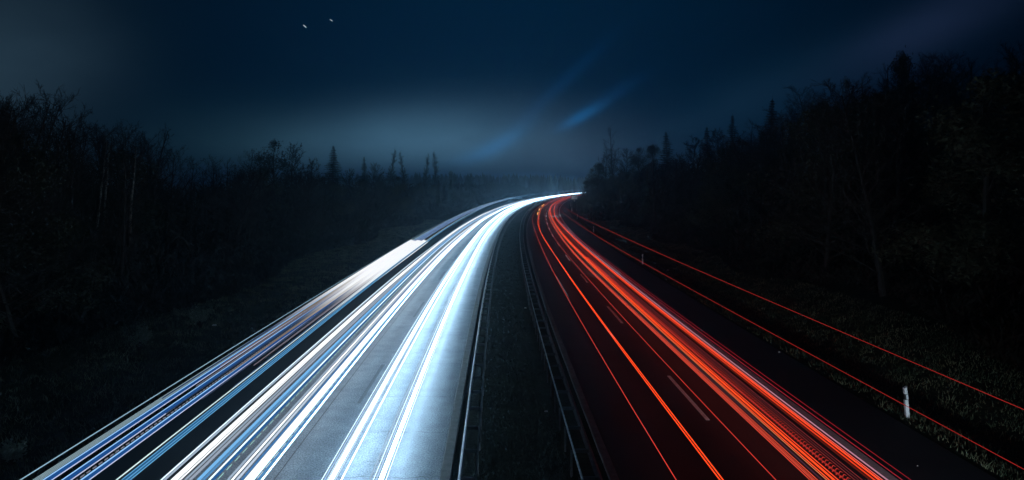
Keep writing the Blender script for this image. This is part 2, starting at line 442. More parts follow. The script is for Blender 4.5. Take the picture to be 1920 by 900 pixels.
# tail lights, carriageway leading away
G = 'tail light trails of cars driving away'
RD, OR, DR = (1.0, .08, .03), (1.0, .068, .014), (.55, .03, .03)
tl = [
    (1268, .80, .010, (1, .07, .05), .75, 1, .2, 'thin red trail, nearest to the median on the right carriageway'),
    (1350, .84, .017, OR, 1.1, 2, .2, 'left of two orange red trails side by side in the fast lane'),
    (1356, .84, .017, OR, 1.1, 2.5, .2, 'right of two orange red trails side by side in the fast lane'),
    (1455, .80, .009, (1, .07, .05), .6, 3, .06, 'hair thin red trail running along the white dashed lane line'),
    (1519, .80, .008, (1, .09, .05), .95, 4, .1, 'outer left red line of the dense red bundle'),
    (1524, .82, .008, (1, .11, .06), 1, 4, .1, 'second red line from left in the dense red bundle'),
    (1528, .80, .007, (1, .09, .05), .9, 4, .1, 'third red line from left in the dense red bundle'),
    (1533, .81, .007, (1, .11, .05), .95, 4, .1, 'fourth red line from left in the dense red bundle'),
    (1541, .78, .020, (.05, .02, .035), 1, 5, .1, 'dusky purple trail left of the broad orange red one'),
    (1550, .86, .006, (1, .30, .12), 1.0, 6, .1, 'fine amber line along the left of the broad orange red trail'),
    (1555, .85, .014, (1, .08, .02), 1, 6, .1, 'left half of the broad orange red trail in the red bundle'),
    (1564, .86, .026, OR, 1.05, 6, .1, 'broadest orange red trail in the middle of the red bundle'),
    (1572, .82, .012, (1, .075, .025), .95, 6, .1, 'red trail under the toothed pattern of the red bundle'),
    (1584, .80, .016, (.26, .018, .014), 1, 6, .1, 'dim red band running beneath the toothed red pattern'),
    (1603, .84, .007, (.34, .04, .04), .9, 7, .1, 'dim maroon line, first right of the toothed red pattern'),
    (1610, .84, .012, (.10, .016, .02), 1, 7, .1, 'broad dim maroon band right of the toothed red pattern'),
    (1617, .84, .007, (.34, .04, .04), .9, 7, .1, 'dim maroon line, second right of the toothed red pattern'),
    (1632, .86, .022, (.10, .010, .006), 1, 8, .1, 'darkest red band at left of the outer red trail'),
    (1640, .88, .020, (.7, .045, .012), .95, 8, .1, 'deep red band in the outer red trail'),
    (1649, .90, .022, (1, .068, .02), 1.05, 8, .1, 'bright red trail along the white edge line'),
    (1655, .90, .009, (1, .14, .12), .9, 8, .1, 'salmon pink line at the right of the bright outer red trail'),
    (1664, .70, .020, (.58, .27, .36), .8, 8, .1, 'added wide lilac grey glow strand over the white edge line'),  # strand added to light the edge line and shoulder, not a tail lamp
    (1692, .80, .008, (.6, .03, .05), .8, 9, .1, 'thin crimson line just right of the white edge line'),
    (1708, .80, .007, (.5, .02, .035), .7, 9.5, .1, 'faint crimson line, rightmost low tail light trail on the road'),
]
for x, h, r, c, s, ph, am, lab in tl:
    trail('taillight_trail', lab, G, at_bottom(x, h), h, r, c, s*1.3 if max(c) > .6 else s, ph=ph*.9, amp=am, grow=.5)
# flickering tail lamp: rows of short slanting teeth
b = MB(); uu = at_bottom(1578, .84); y = 10.0; k = 0
while y < 75:
    x = xref(y)
    for q in range(2):
        a, c = uu + .02 + q*.13, uu + .13 + q*.13
        b.tube([(x+a, y+.10*q, .84), (x+(a+c)/2, y+.07+.10*q, .86), (x+c, y+.03+.10*q, .84)], [.017-.005*q, .014-.004*q, .005], 4)
    y += .19 + .0006*y
tag(b.build('taillight_trail', emat((.75, .05, .035), .75)), 'toothed red trail like a comb in the middle of the red bundle', 'light trail', G)
# lorry corner lights
G = 'high tail light trails of lorries'
for (xx, yy, hh, lab) in ((1920, 768, 4.0, 'upper lone red trail sweeping over the right verge'), (1920, 880, 2.8, 'lower lone red trail crossing the nearest white marker post')):
    u, d = px(xx, yy, hh)
    trail('taillight_trail', lab, G, u, hh, .008, (.8, .045, .04), .36, ph=xx*.1+yy, amp=.04, grow=1.6)
# indicator flashes and small strokes far off
uI = at_bottom(1350, .84)
for ya, yb in ((176, 188), (203, 220), (240, 262)):
    trail('indicator_flash', {176: 'nearest', 203: 'middle', 240: 'farthest'}[ya] + ' of three yellow indicator flashes on the far red curve', 'yellow indicator flashes',
          uI-.30, 1.05, .095, (1, .52, .09), 1.9, y0=ya, y1=yb, amp=0, taper=0)
for (x_, yt, yb_, lab) in ((1033, 371, 383, 'longer upright red streak at the far bend of the right carriageway'), (1045, 366.5, 373, 'shorter upright red streak at the far bend beside the white trails')):
    u, d = px(x_, yb_, .8); top = CAM_H - (yt-HORIZON)*d/F_PX
    bb = MB(); bb.tube([(xref(d)+u, d, .8), (xref(d)+u+.1, d, top)], .075, 6)
    tag(bb.build('taillight_trail', emat((.8, .09, .08), .55)), lab, 'light trail', 'upright red streaks at the far bend')
for (xa, ya, xb, yb_, lab) in ((1043, 518, 1067, 558, 'short pale streak between the two leftmost red trails'), (1128, 605, 1157, 640, 'short broken pale streak right of the orange red trails')):
    (u1, d1), (u2, d2) = px(xa, ya, .4), px(xb, yb_, .4)
    bb = MB()
    for k in range(5):
        f0, f1 = k/5+.02, k/5+.15+.03*(k % 2)
        P = lambda f: (xref(d1+(d2-d1)*f)+u1+(u2-u1)*f, d1+(d2-d1)*f, .4)
        bb.tube([P(f0), P(f1)], .012, 4)
    tag(bb.build('light_streak', emat((.55, .6, .7), .5)), lab, 'light trail', 'short pale streaks')

# dipped headlamps of the departing cars, at the places along their trails where they light posts, sign and lines
for u, y, p, ang in ((1.1, 5.0, 5200, 42), (2.5, 5.0, 5200, 42), (1.1, 62, 3000, 26), (2.5, 62, 3000, 26), (1.1, 120, 3000, 26), (2.5, 120, 3000, 26), (1.8, 185, 14000, 60)):
    ld = bpy.data.lights.new('car_headlamp', 'SPOT'); ld.energy = p; ld.spot_size = math.radians(ang); ld.spot_blend = 1.0; ld.shadow_soft_size = .08; ld.color = (.66, .86, 1)
    lo = bpy.data.objects.new('car_headlamp', ld); COL.objects.link(lo)
    d = Vector((xref(y+30)-xref(y)+(5.5 if y < 10 else 1.5), 30, -1.5 if y < 10 else -.35)); lo.location = (xref(y)+u, y, .68); lo.rotation_euler = d.to_track_quat('-Z', 'Y').to_euler()

# ------------------------------------------------------------------ guard rails on the median
def guard_rail(label, u_beam, u_strap, beam_m, strap_m, drop, zs):
    s = 1 if u_strap > u_beam else -1                 # the beam faces away from the strap
    root = tag(empty('guard_rail', (xref(0)+u_beam, 0, 0)), label, 'guard rail')
    root.location = (0, 0, 0)
    prof = [(0.0, .43), (-.03*s, .45), (-.075*s, .50), (-.075*s, .535), (-.012*s, .575), (-.012*s, .605), (-.075*s, .645), (-.075*s, .68), (-.03*s, .73), (0, .75)]
    prof = [(u_beam+a, z-drop) for a, z in prof]
    back = [(u+.006*s, z-.002) for u, z in reversed(prof)]
    pr = prof + back
    if s < 0: pr = pr[::-1]
    sweep('beam', pr, -60, 520, beam_m, root)
    sweep('back_strap', [(u_strap-.02, zs-.05), (u_strap+.02, zs-.05), (u_strap+.02, zs), (u_strap-.02, zs)], -60, 520, strap_m, root)
    pm = MB()                                          # sigma post
    pm.box(-.028, .028, -.05, -.045, -.4, .685); pm.box(-.028, -.022, -.045, .045, -.4, .685); pm.box(.022, .028, -.045, -.015, -.4, .685)
    sm = MB()
    a, c = sorted((s*.02, s*(abs(u_strap-u_beam)-.035)))
    sm.box(a, c, -.03, .03, .66, .70); sm.box(a, c, -.034, -.03, .60, .71)
    post = spacer = None; restp, rests = MB(), MB()
    for k in range(150):
        y = px(0, 894, .7)[1] - 8 + 2.0*k
        x = xref(y)
        if k < 100:
            if post is None:
                post = pm.build('post', MT['steel_dim'], root); spacer = sm.build('spacer', MT['steel_dim'], root); p, q = post, spacer
            else:
                p, q = post.copy(), spacer.copy(); COL.objects.link(p); COL.objects.link(q)
            p.location = (x+u_strap, y, 0); q.location = (x+u_beam, y, 0)
        else:
            restp.box(x+u_strap-.028, x+u_strap+.028, y-.05, y+.045, -.4, .685)
            rests.box(x+u_beam+a, x+u_beam+c, y-.03, y+.03, .66, .70)
    restp.build('distant_posts', MT['steel_dim'], root)['kind'] = 'stuff'
    rests.build('distant_spacers', MT['steel'], root)['kind'] = 'stuff'
guard_rail('steel guard rail with spacer rungs beside the brightly lit left carriageway', at_bottom(862, .75), at_bottom(862, .75)+.42, MT['steel'], MT['steel_dim'], .06, .735)
guard_rail('steel guard rail with spacer rungs beside the right carriageway with red trails', at_bottom(1127, .75), at_bottom(1093, .90), MT['steel_dim'], MT['steel_lit'], 0.0, .90)

# ------------------------------------------------------------------ marker posts along the right verge
def delineator():
    root = empty('marker_post')
    def prof(w, d): return [(-w, -d), (w*.4, -d*1.3), (w, 0), (w*.4, d*1.3), (-w, d)]
    def seg(z0, z1, w0, w1, slope=0):
        m = MB(); m.quad_strip_ring([[(x*1, y, z0) for x, y in prof(w0, .05)], [(x, y, z1+slope*x) for x, y in prof(w1, .048)]]); return m
    seg(-.2, .58, .068, .064).build('shaft', MT['plastic'], root)
    bnd = seg(.58, .78, .0645, .062).build('black_band', MT['black'], root)
    m = MB(); m.box(-.03, .03, -.072, -.060, .60, .765); m.build('reflector', MT['reflector'], bnd)
    seg(.78, 1.0, .062, .060, .5).build('cap', MT['plastic'], root)
    return root
def copy_thing(o):
    c = o.copy(); COL.objects.link(c)
    for ch in o.children:
        k = ch.copy(); COL.objects.link(k); k.parent = c
        for g in ch.children:
            q = g.copy(); COL.objects.link(q); q.parent = k
    return c
dl0 = delineator()
labs = ['large white marker post with black band beside lower red trail, nearest one', 'second white marker post from the camera on the right verge',
        'third white marker post from the camera on the right verge', 'fourth white marker post, where the upper red trail meets the verge',
        'fifth white marker post, close under the far white sign', 'sixth and farthest white marker post at the bend, left of sign post']
for i, lab in enumerate(labs):
    o = dl0 if i == 0 else copy_thing(dl0)
    y = 26.3 + 50*i; u = [7.45, 7.45, 7.5, 7.6, 7.7, 7.6][i]
    o.location = (xref(y)+u, y, ground_z(u, y)+.04); o.rotation_euler = (0, math.radians(-5 if i == 0 else rnd.uniform(-2, 2)), 0)
    o.scale = (1.15, 1.15, 1.08)
    tag(o, lab, 'marker post', 'marker posts on the right verge')

# ------------------------------------------------------------------ white sign at the bend
ys_ = 236.0; us_ = (1077-CX)/F_PX*ys_ - xref(ys_)
sr = tag(empty('road_sign', (xref(ys_)+us_, ys_, ground_z(us_, ys_))), 'small white rectangular road sign on posts at the far bend', 'road sign')
sr.rotation_euler = (0, 0, math.radians(-14))
ztop = CAM_H - (364.5-HORIZON)*ys_/F_PX - sr.location.z; zbot = CAM_H - (374-HORIZON)*ys_/F_PX - sr.location.z
m = MB(); m.box(-1.05, 1.05, -.03, .03, zbot, ztop); pn = m.build('panel', MT['signface'], sr)
m = MB()
for z0, z1 in ((zbot+.02, zbot+.10), (ztop-.10, ztop-.02)): m.box(-1.03, 1.03, -.038, -.0302, z0, z1)
for x0, x1 in ((-1.03, -.95), (.95, 1.03)): m.box(x0, x1, -.038, -.0302, zbot+.102, ztop-.102)
m.build('border', MT['signborder'], pn)
for x in (-.7, .7):
    m = MB(); m.tube([(x, .08, -.5), (x, .08, ztop-.05)], .045, 8); m.build('post', MT['steel_dim'], sr)
m = MB(); m.box(-.18, .18, -.02, .02, zbot-.62, zbot-.25); m.build('small_plate', MT['signface'], sr)

# ------------------------------------------------------------------ vegetation
def np_mesh(name, V, Fc, m, parent=None):
    me = bpy.data.meshes.new(name)
    V = np.asarray(V, np.float32); Fc = np.asarray(Fc, np.int32)
    nf, k = Fc.shape
    me.vertices.add(len(V)); me.vertices.foreach_set('co', V.ravel())
    me.loops.add(nf*k); me.loops.foreach_set('vertex_index', Fc.ravel())
    me.polygons.add(nf); me.polygons.foreach_set('loop_start', np.arange(nf, dtype=np.int32)*k)
    me.polygons.foreach_set('loop_total', np.full(nf, k, np.int32))
    me.update(calc_edges=True); me.validate(); me.materials.append(m)
    return me
def grass(name, n, u0, u1, ya, yb, hmin, hmax, m, label, seed, clump=.9):
    r = np.random.default_rng(seed)
    nc = n // 9
    y = ya + (yb-ya)*r.random(nc)**2.0
    u = u0 + (u1-u0)*r.random(nc)
    y = np.repeat(y, 9); u = np.repeat(u, 9)
    big = np.repeat(.55 + .9*r.random(nc)**2, 9)
    y = y + r.normal(0, .22, len(y))*big; u = np.clip(u + r.normal(0, .22, len(u))*big, u0, u1)
    h = (hmin + (hmax-hmin)*r.random(len(y)))*big; a = r.random(len(y))*6.283; w = .006 + .012*r.random(len(y)) + y*.0002
    x = np.interp(y, _AY, _AX) + u
    z = np.array([ground_z(a_, b_) for a_, b_ in zip(u, y)])
    lean = h*(.2+.9*r.random(len(y))); b_ = r.random(len(y))*6.283
    V = np.empty((len(y), 3, 3))
    V[:, 0] = np.stack([x+np.cos(a)*w, y+np.sin(a)*w, z-.03], 1)
    V[:, 1] = np.stack([x-np.cos(a)*w, y-np.sin(a)*w, z-.03], 1)
    V[:, 2] = np.stack([x+np.cos(b_)*lean, y+np.sin(b_)*lean, z+h], 1)
    me = np_mesh(name, V.reshape(-1, 3), np.arange(len(y)*3).reshape(-1, 3), m)
    return tag(link(name, me), label, 'grass', None, 'stuff')
grass('grass', 90000, -31, -19.7, 8, 180, .08, .26, MT['grass'], 'rough dim green grass of the left verge', 1)
grass('grass', 90000, 7.1, 15.5, 10, 180, .05, .19, MT['grass'], 'rough dim grass of the right verge behind the marker posts', 2)
grass('grass', 40000, -8.3, -5.4, 12, 160, .04, .14, MT['grass_dark'], 'short dark grass of the median between the guard rails', 3)

def branchy(seed, height=12.0, spread=.36, n1=34, n2=7, n3=6, upright=.5, stems=1, low=.16, tw=1.0):
    """a leafless tree about `height` tall: trunk mesh and a crown mesh of limbs and twigs"""
    r = random.Random(seed); T, Cn = MB(), MB()
    def grow(p, d, ln, rad, segs, wob, lift):
        pts = [Vector(p)]; d = Vector(d).normalized()
        for i in range(segs):
            d = (d + Vector((r.gauss(0, wob), r.gauss(0, wob), r.gauss(0, wob) + lift))).normalized()
            pts.append(pts[-1] + d*ln/segs)
        return pts, [rad*(1-.82*i/segs) for i in range(segs+1)]
    for st in range(stems):
        off = Vector((0, 0, 0)) if stems == 1 else Vector((r.uniform(-.9, .9), r.uniform(-.9, .9), 0))
        H = height*(1 if st == 0 else r.uniform(.7, .95))
        pts, rad = grow(off + Vector((0, 0, -.4)), (r.gauss(0, .04), r.gauss(0, .04), 1), H+.4, .011*H+.04, 9, .045, .03)
        T.tube([tuple(p) for p in pts], rad, 7)
        for i in range(n1 // stems):
            t = low + (1-low)*(i+r.random())/(n1/stems); t = min(t, .985)
            k = min(int(t*9), 8); f = t*9-k
            p = pts[k].lerp(pts[k+1], f); a = i*2.4+r.random()
            ln = H*spread*(1.15-t)**.65*r.uniform(.65, 1.15)
            up = upright*r.uniform(.6, 1.4) + .5*t
            q, qr = grow(p, (math.cos(a), math.sin(a), up), ln, .007*ln+.010, 5, .16, .06)
            Cn.tube([tuple(v) for v in q], qr, 4)
            for j in range(n2):
                tt = .2 + .78*(j+r.random())/n2; kk = min(int(tt*5), 4); pp = q[kk].lerp(q[kk+1], tt*5-kk)
                dd = (q[kk+1]-q[kk]).normalized() + Vector((r.gauss(0, .6), r.gauss(0, .6), r.gauss(.2, .45)))
                l2 = ln*.42*r.uniform(.5, 1.1)*(1.15-tt*.5)
                w, wr = grow(pp, dd, l2, .013, 3, .2, .06); wr = [max(.007*tw, v*tw) for v in wr]
                Cn.tube([tuple(v) for v in w], wr, 3)
                for m_ in range(n3):
                    t3 = r.uniform(.15, 1); k3 = min(int(t3*3), 2); p3 = w[k3].lerp(w[k3+1], t3*3-k3)
                    d3 = (w[k3+1]-w[k3]).normalized() + Vector((r.gauss(0, .7), r.gauss(0, .7), r.gauss(.15, .5)))
                    e = p3 + d3.normalized()*l2*r.uniform(.25, .6)
                    Cn.tube([tuple(p3), tuple(e)], [.009*tw, .006*tw], 3)
    return T, Cn
def spruce(seed, height=14.0, width=.20, gappy=.12):
    r = random.Random(seed); T, Cn = MB(), MB()
    T.tube([(0, 0, -.4), (0, 0, height*.5), (r.uniform(-.1, .1), 0, height)], [.17, .11, .02], 7)
    n = int(height*2.6)
    for i in range(n):
        t = .06 + .94*i/n; z = height*t; rad = height*width*(1-t)**.95*r.uniform(.7, 1.2) + .06
        for k in range(8):
            if r.random() < gappy: continue
            a = k*.785+i*.9+r.uniform(-.3, .3); ln = rad*r.uniform(.6, 1.15); dr = -.25 + .55*t
            ca, sa = math.cos(a), math.sin(a)
            for s in range(12):                      # sprays of needles along the bough
                f = (s+r.random())/12; w = .60*(1-f*.55)*(.22+.78*min(1, ln/1.9))
                cx_, cy_, cz_ = ca*ln*f, sa*ln*f, z + ln*f*dr - .12*ln*f*f + r.gauss(0, .04)
                for _ in range(2):
                    b0 = r.uniform(-1, 1)+a; tip = (cx_+math.cos(b0)*w*1.4, cy_+math.sin(b0)*w*1.4, cz_ - w*r.uniform(.05, .7))
                    o = len(Cn.v); sx, sy = -sa*w*.3, ca*w*.3
                    Cn.v += [(cx_+sx, cy_+sy, cz_), (cx_-sx, cy_-sy, cz_+.06), tip]; Cn.f.append((o, o+1, o+2))
    Cn.tube([(0, 0, height*.9), (0, 0, height*1.03)], [.03, .01], 4)
    return T, Cn
def leafy(seed, height=11.0, width=.34, n=9000):
    r = random.Random(seed); T, Cn = MB(), MB()
    T.tube([(0, 0, -.4), (.1, 0, height*.4), (0, .1, height*.8)], [.22, .15, .05], 7)
    blobs = []
    for i in range(44):
        z = height*(.10+.86*r.random()**1.25); q = height*width*1.25*(1.02-z/height)**.7*r.uniform(.1, 1); a = r.random()*6.283
        blobs.append((math.cos(a)*q, math.sin(a)*q, z, height*r.uniform(.06, .13)))
    blobs.append((0, 0, height*.96, height*.05))
    for bx, by, bz, br in blobs:
        T.tube([(0, 0, bz*.75), (bx*.6, by*.6, bz*.92), (bx, by, bz)], [.05, .03, .01], 4)
    for i in range(n):
        bx, by, bz, br = r.choice(blobs)
        d = Vector((r.gauss(0, 1), r.gauss(0, 1), r.gauss(0, 1))).normalized()*br*r.random()**.4*(1.3 if r.random() < .12 else 1)
        p = Vector((bx, by, bz)) + d; s = r.uniform(.06, .13)
        a = Vector((r.gauss(0, 1), r.gauss(0, 1), r.gauss(0, 1))).normalized()*s; c = a.orthogonal().normalized()*s*.6
        o = len(Cn.v); Cn.v += [tuple(p+a), tuple(p+c), tuple(p-a), tuple(p-c)]; Cn.f.append((o, o+1, o+2, o+3))
    return T, Cn
protos = {}
def proto(kind, gen, m_trunk, m_crown, nominal):
    T, Cn = gen
    def mesh(nm, B, m):
        me = bpy.data.meshes.new(nm); me.from_pydata(B.v, [], B.f); me.update(); me.materials.append(m); return me
    protos.setdefault(kind, []).append((mesh('trunk', T, m_trunk), mesh('crown', Cn, m_crown), nominal))
for s in (7, 8): proto('bare_far', branchy(s, spread=.44, n1=40, n2=7, n3=5, low=.22, tw=3.2), MT['bark'], MT['bark'], 12.0)
proto('narrow', branchy(15, spread=.20, upright=1.2, n1=44, n2=7, n3=5, low=.2, tw=3.2), MT['bark'], MT['bark'], 12.0)
proto('narrow', branchy(16, spread=.17, upright=1.2, n1=44, n2=7, n3=5, low=.2, tw=3.2), MT['bark'], MT['bark'], 12.0)
for s in (1, 2, 3): proto('bare', branchy(s, spread=.46, n1=46, n2=8, n3=6, low=.1), MT['bark'], MT['bark'], 12.0)
proto('bare', branchy(9, stems=3, n1=54, n2=7, upright=.9, spread=.36, low=.1), MT['bark'], MT['bark'], 12.0)
for s in (4, 5): proto('slim', branchy(s, spread=.22, upright=1.3, n1=40, n2=6, n3=5, low=.25), MT['bark'], MT['bark'], 12.0)
proto('birch', branchy(6, spread=.2, upright=1.0, n1=26, low=.4), MT['birch'], MT['bark'], 12.0)
for s in (1, 2): proto('spruce', spruce(s, width=.22 if s == 1 else .29), MT['bark'], MT['needle'], 14.0)
for s in (1, 2): proto('leafy', leafy(s), MT['bark'], MT['leaf'], 11.0)
NAMES = dict(bare_far='bare_tree', narrow='columnar_tree', bare='bare_tree', slim='slender_bare_tree', birch='birch_tree', spruce='spruce_tree', leafy='leafy_tree')
def tree(kind, x, y, top, label, group, wide=1.0):
    tr, cr, nom = rnd.choice(protos[kind])
    u = x - xref(y); z = ground_z(u, y); hgt = max(2.5, top - z)
    o = empty(NAMES[kind], (x, y, z - .05)); k = hgt/nom
    o.scale = (k*wide, k*wide, k); o.rotation_euler = (rnd.gauss(0, .02), rnd.gauss(0, .02), rnd.random()*6.28)
    link('trunk', tr, o); link('crown', cr, o)
    return tag(o, label, 'tree', group)
def tree_px(kind, xp, yp, Y, label, group, wide=1.0):
    return tree(kind, (xp-CX)/F_PX*Y, Y, CAM_H + (HORIZON-yp)*Y/F_PX, label, group, wide)

GL, GRt = 'trees of the left wood', 'trees of the right wooded bank'
DL, DR_ = 'dark leafless tree in the row along the left wood', 'dark leafless tree in the row along the right wooded bank'
left = [('bare', 8, 200, 46, None), ('bare', 40, 180, 50, 'tallest ragged bare tree at the far left edge'), ('bare', 78, 218, 52, None), ('bare', 112, 238, 56, None),
        ('bare', 150, 240, 60, None), ('bare', 190, 246, 64, None), ('bare', 226, 246, 68, None), ('slim', 283, 240, 74, 'upright bare tree with several stems rising above left wood'),
        ('bare', 318, 288, 80, None), ('bare', 360, 305, 86, None), ('bare', 398, 303, 95, None), ('bare', 432, 300, 102, None), ('bare', 466, 290, 112, None),
        ('leafy', 512, 264, 126, 'dense rounded dark tree with a knobbly top above the left wood'), ('bare', 545, 280, 135, 'bare tree just right of the dense rounded dark one'),
        ('leafy', 488, 292, 124, 'low dense tree left of the rounded dark one in left wood'),
        ('bare', 585, 306, 150, None), ('spruce', 623, 272, 190, 'narrow pointed spruce standing alone above the left wood'), ('bare', 655, 322, 185, None),
        ('spruce', 684, 293, 210, 'broad short spruce right of the narrow pointed one'), ('bare', 706, 312, 222, None),
        ('narrow', 731, 282, 262, 'taller of two hazy columnar trees right of the short spruce'), ('narrow', 757, 287, 272, 'shorter of two hazy columnar trees right of the short spruce'),
        ('narrow', 797, 290, 335, 'left of two faint thin trees in haze near the road end'), ('narrow', 817, 287, 345, 'right of two faint thin trees in haze near the road end'),
        ('bare', 845, 324, 390, None), ('bare', 880, 328, 430, None)]
for i in range(26):
    x = -30 + 14*i + rnd.uniform(-6, 6)
    left.append((rnd.choice(['bare', 'bare', 'slim']), x, float(np.interp(x, [0, 40, 60, 100, 150, 225, 250, 283, 320, 360], [200, 186, 208, 238, 250, 252, 275, 250, 286, 304])) + rnd.uniform(0, 9), 44 + .11*max(0, x) + rnd.uniform(-3, 5), None))
for k, x, y, Y, lab in left:
    if k == 'bare' and Y > 120: k = 'bare_far'
    tree_px(k, x, y, Y, lab or DL, GL)
right = [('leafy', 1108, 316, 238, 'dark bush like tree where the far white trails disappear', .9), ('leafy', 1122, 306, 250, None, .9), ('leafy', 1100, 338, 232, None, 1.2),
         ('bare', 1150, 240, 255, 'tall hazy bare tree with round crown above the far bend', 1.0), ('bare', 1132, 290, 250, None, 1), ('bare', 1176, 286, 238, None, 1.2),
         ('leafy', 1198, 278, 222, None, 1), ('leafy', 1226, 272, 205, None, 1), ('spruce', 1254, 246, 182, 'pointed spruce, leftmost conifer on the right skyline', 1.1),
         ('bare', 1290, 264, 172, None, 1.3), ('spruce', 1326, 237, 160, 'small spruce between two larger conifers on the right skyline', 1), ('bare', 1346, 250, 152, None, 1.2),
         ('spruce', 1372, 215, 142, 'mid sized spruce left of the broad dark conifer on right skyline', 1.1), ('bare', 1402, 226, 132, None, 1.2),
         ('spruce', 1438, 185, 120, 'broad dark conifer prominent on the right skyline', 1.35), ('bare', 1478, 196, 116, None, 1.2), ('bare', 1510, 182, 110, None, 1.1),
         ('bare', 1545, 168, 105, None, 1.1), ('leafy', 1590, 150, 98, 'narrow dark columnar tree on the right skyline', .55), ('bare', 1622, 144, 95, None, 1), ('bare', 1650, 126, 90, None, 1),
         ('leafy', 1681, 103, 86, 'tallest dark tree with tufted top on the right skyline', .5), ('bare', 1716, 122, 82, None, 1.1), ('bare', 1756, 122, 78, None, 1.1),
         ('bare', 1800, 118, 74, None, 1.1), ('bare', 1848, 106, 70, None, 1.1), ('bare', 1886, 100, 66, None, 1.1), ('bare', 1925, 108, 62, None, 1.1)]
for k, x, y, Y, lab, wd in right:
    if k == 'bare' and Y > 140 and not (lab and 'hazy' in lab): k = 'bare_far'
    tree_px(k, x, y, Y, lab or (DR_ if k.startswith('bare') else 'dark dense tree in the row along the right wooded bank'), GRt, wd)
# pale trunks seen inside the left wood
for i, (x, Y) in enumerate(((170, 58), (192, 60), (238, 57))):
    tree_px('birch', x, 262 + 6*i, Y, 'pale slender trunk inside the dark left wood, ' + ('leftmost', 'middle', 'rightmost')[i] + ' of three', GL)
# fillers below the skyline
sk_l = ([0, 100, 200, 300, 450, 600, 750, 900], [225, 252, 268, 300, 312, 322, 326, 334])
sk_r = ([1100, 1200, 1300, 1400, 1500, 1600, 1700, 1800, 1950], [335, 300, 278, 245, 205, 172, 142, 138, 132])
def fill(n, ya, yb, side, seed):
    r = random.Random(seed); k = 0; guard = 0
    while k < n and guard < 4000:
        guard += 1
        Y = ya*(yb/ya)**r.random()
        u = r.uniform(-62, -31) if side < 0 else r.uniform(15 if Y < 150 else 12.5, 48)
        X = xref(Y)+u; xp = CX + F_PX*X/Y
        if not -160 < xp < 2080: continue
        if side > 0 and xp < 1105: continue
        tab = sk_l if side < 0 else sk_r
        yp = np.interp(xp, *tab) + r.uniform(3, 22)
        top = CAM_H + (HORIZON-yp)*Y/F_PX
        hgt = top - ground_z(u, Y)
        if hgt < 3: continue
        top -= max(0, hgt-16)
        kind = r.choices(['bare', 'slim', 'leafy', 'spruce'], [6, 2, 2, 1.5])[0]
        tree(kind, X, Y, top, {'bare': DL if side < 0 else DR_, 'slim': DL if side < 0 else DR_}.get(kind, ('dark dense tree in the row along the ' + ('left wood' if side < 0 else 'right wooded bank'))), GL if side < 0 else GRt, r.uniform(1.1, 1.6))
        k += 1
fill(85, 34, 420, -1, 11); fill(95, 40, 420, 1, 12)

# undergrowth: brushwood one cannot count
def brushwood(name, n, side, seed, label):
    r = np.random.default_rng(seed)
    Y = 15*(520/15)**r.random(n)
    uin = np.where(Y < 160, 15.5, 12.0)
    edge = np.where(side < 0, -29.5 + 1.5*np.sin(Y*.13), uin + 1.5*np.sin(Y*.17))
    dep = r.random(n)**1.6*26
    u = edge - dep if side < 0 else edge + dep
    hmax = np.minimum(7.5, .8 + dep*.5)*(.55+.45*np.sin(Y*.5+u*.3)**2)
    x = np.interp(Y, _AY, _AX)+u
    z = np.array([ground_z(a, b_) for a, b_ in zip(u, Y)]) + hmax*r.random(n)**.8
    s = .16 + .0022*Y + .10*r.random(n)
    A = r.normal(size=(n, 3)); A[:, 2] = np.abs(A[:, 2])+.5; A /= np.linalg.norm(A, axis=1)[:, None]
    B = np.cross(A, r.normal(size=(n, 3))); B /= np.linalg.norm(B, axis=1)[:, None]
    P = np.stack([x, Y, z], 1); w = np.where(r.random(n) < .5, .10, .34)[:, None]
    V = np.stack([P - A*s[:, None]*1.6, P + B*s[:, None]*w, P + A*s[:, None]*1.6, P - B*s[:, None]*w], 1)
    me = np_mesh(name, V.reshape(-1, 3), np.arange(n*4).reshape(-1, 4), MT['brush'])
    tag(link(name, me), label, 'undergrowth', None, 'stuff')
brushwood('undergrowth', 90000, -1, 21, 'dark tangled undergrowth along the edge of the left wood')
brushwood('undergrowth', 90000, 1, 22, 'dark tangled undergrowth climbing the right bank')

# far wood beyond the bend, one mass
fw = MB(); r = random.Random(5)
for i in range(520):
    Y = r.uniform(620, 1050); u = -24 - r.random()**1.3*260; X = xref(Y)+u
    xp = CX+F_PX*X/Y
    h = r.uniform(11, 17); z = ground_z(u, Y); w = r.uniform(1.6, 3.2)
    rings = []
    for k in range(7):
        t = k/6; rr = w*(.25+math.sin(math.pi*min(1, t*.85+.12)))*(1-.75*t**3)
        rings.append([(X+rr*math.cos(a*1.257)*r.uniform(.6, 1.2), Y+rr*math.sin(a*1.257), z+h*t+r.uniform(-.5, .5)) for a in range(5)])
    fw.quad_strip_ring(rings)
tag(fw.build('far_wood', MT['needle']), 'hazy far wood beyond the bend of the road', 'wood', None, 'stuff')

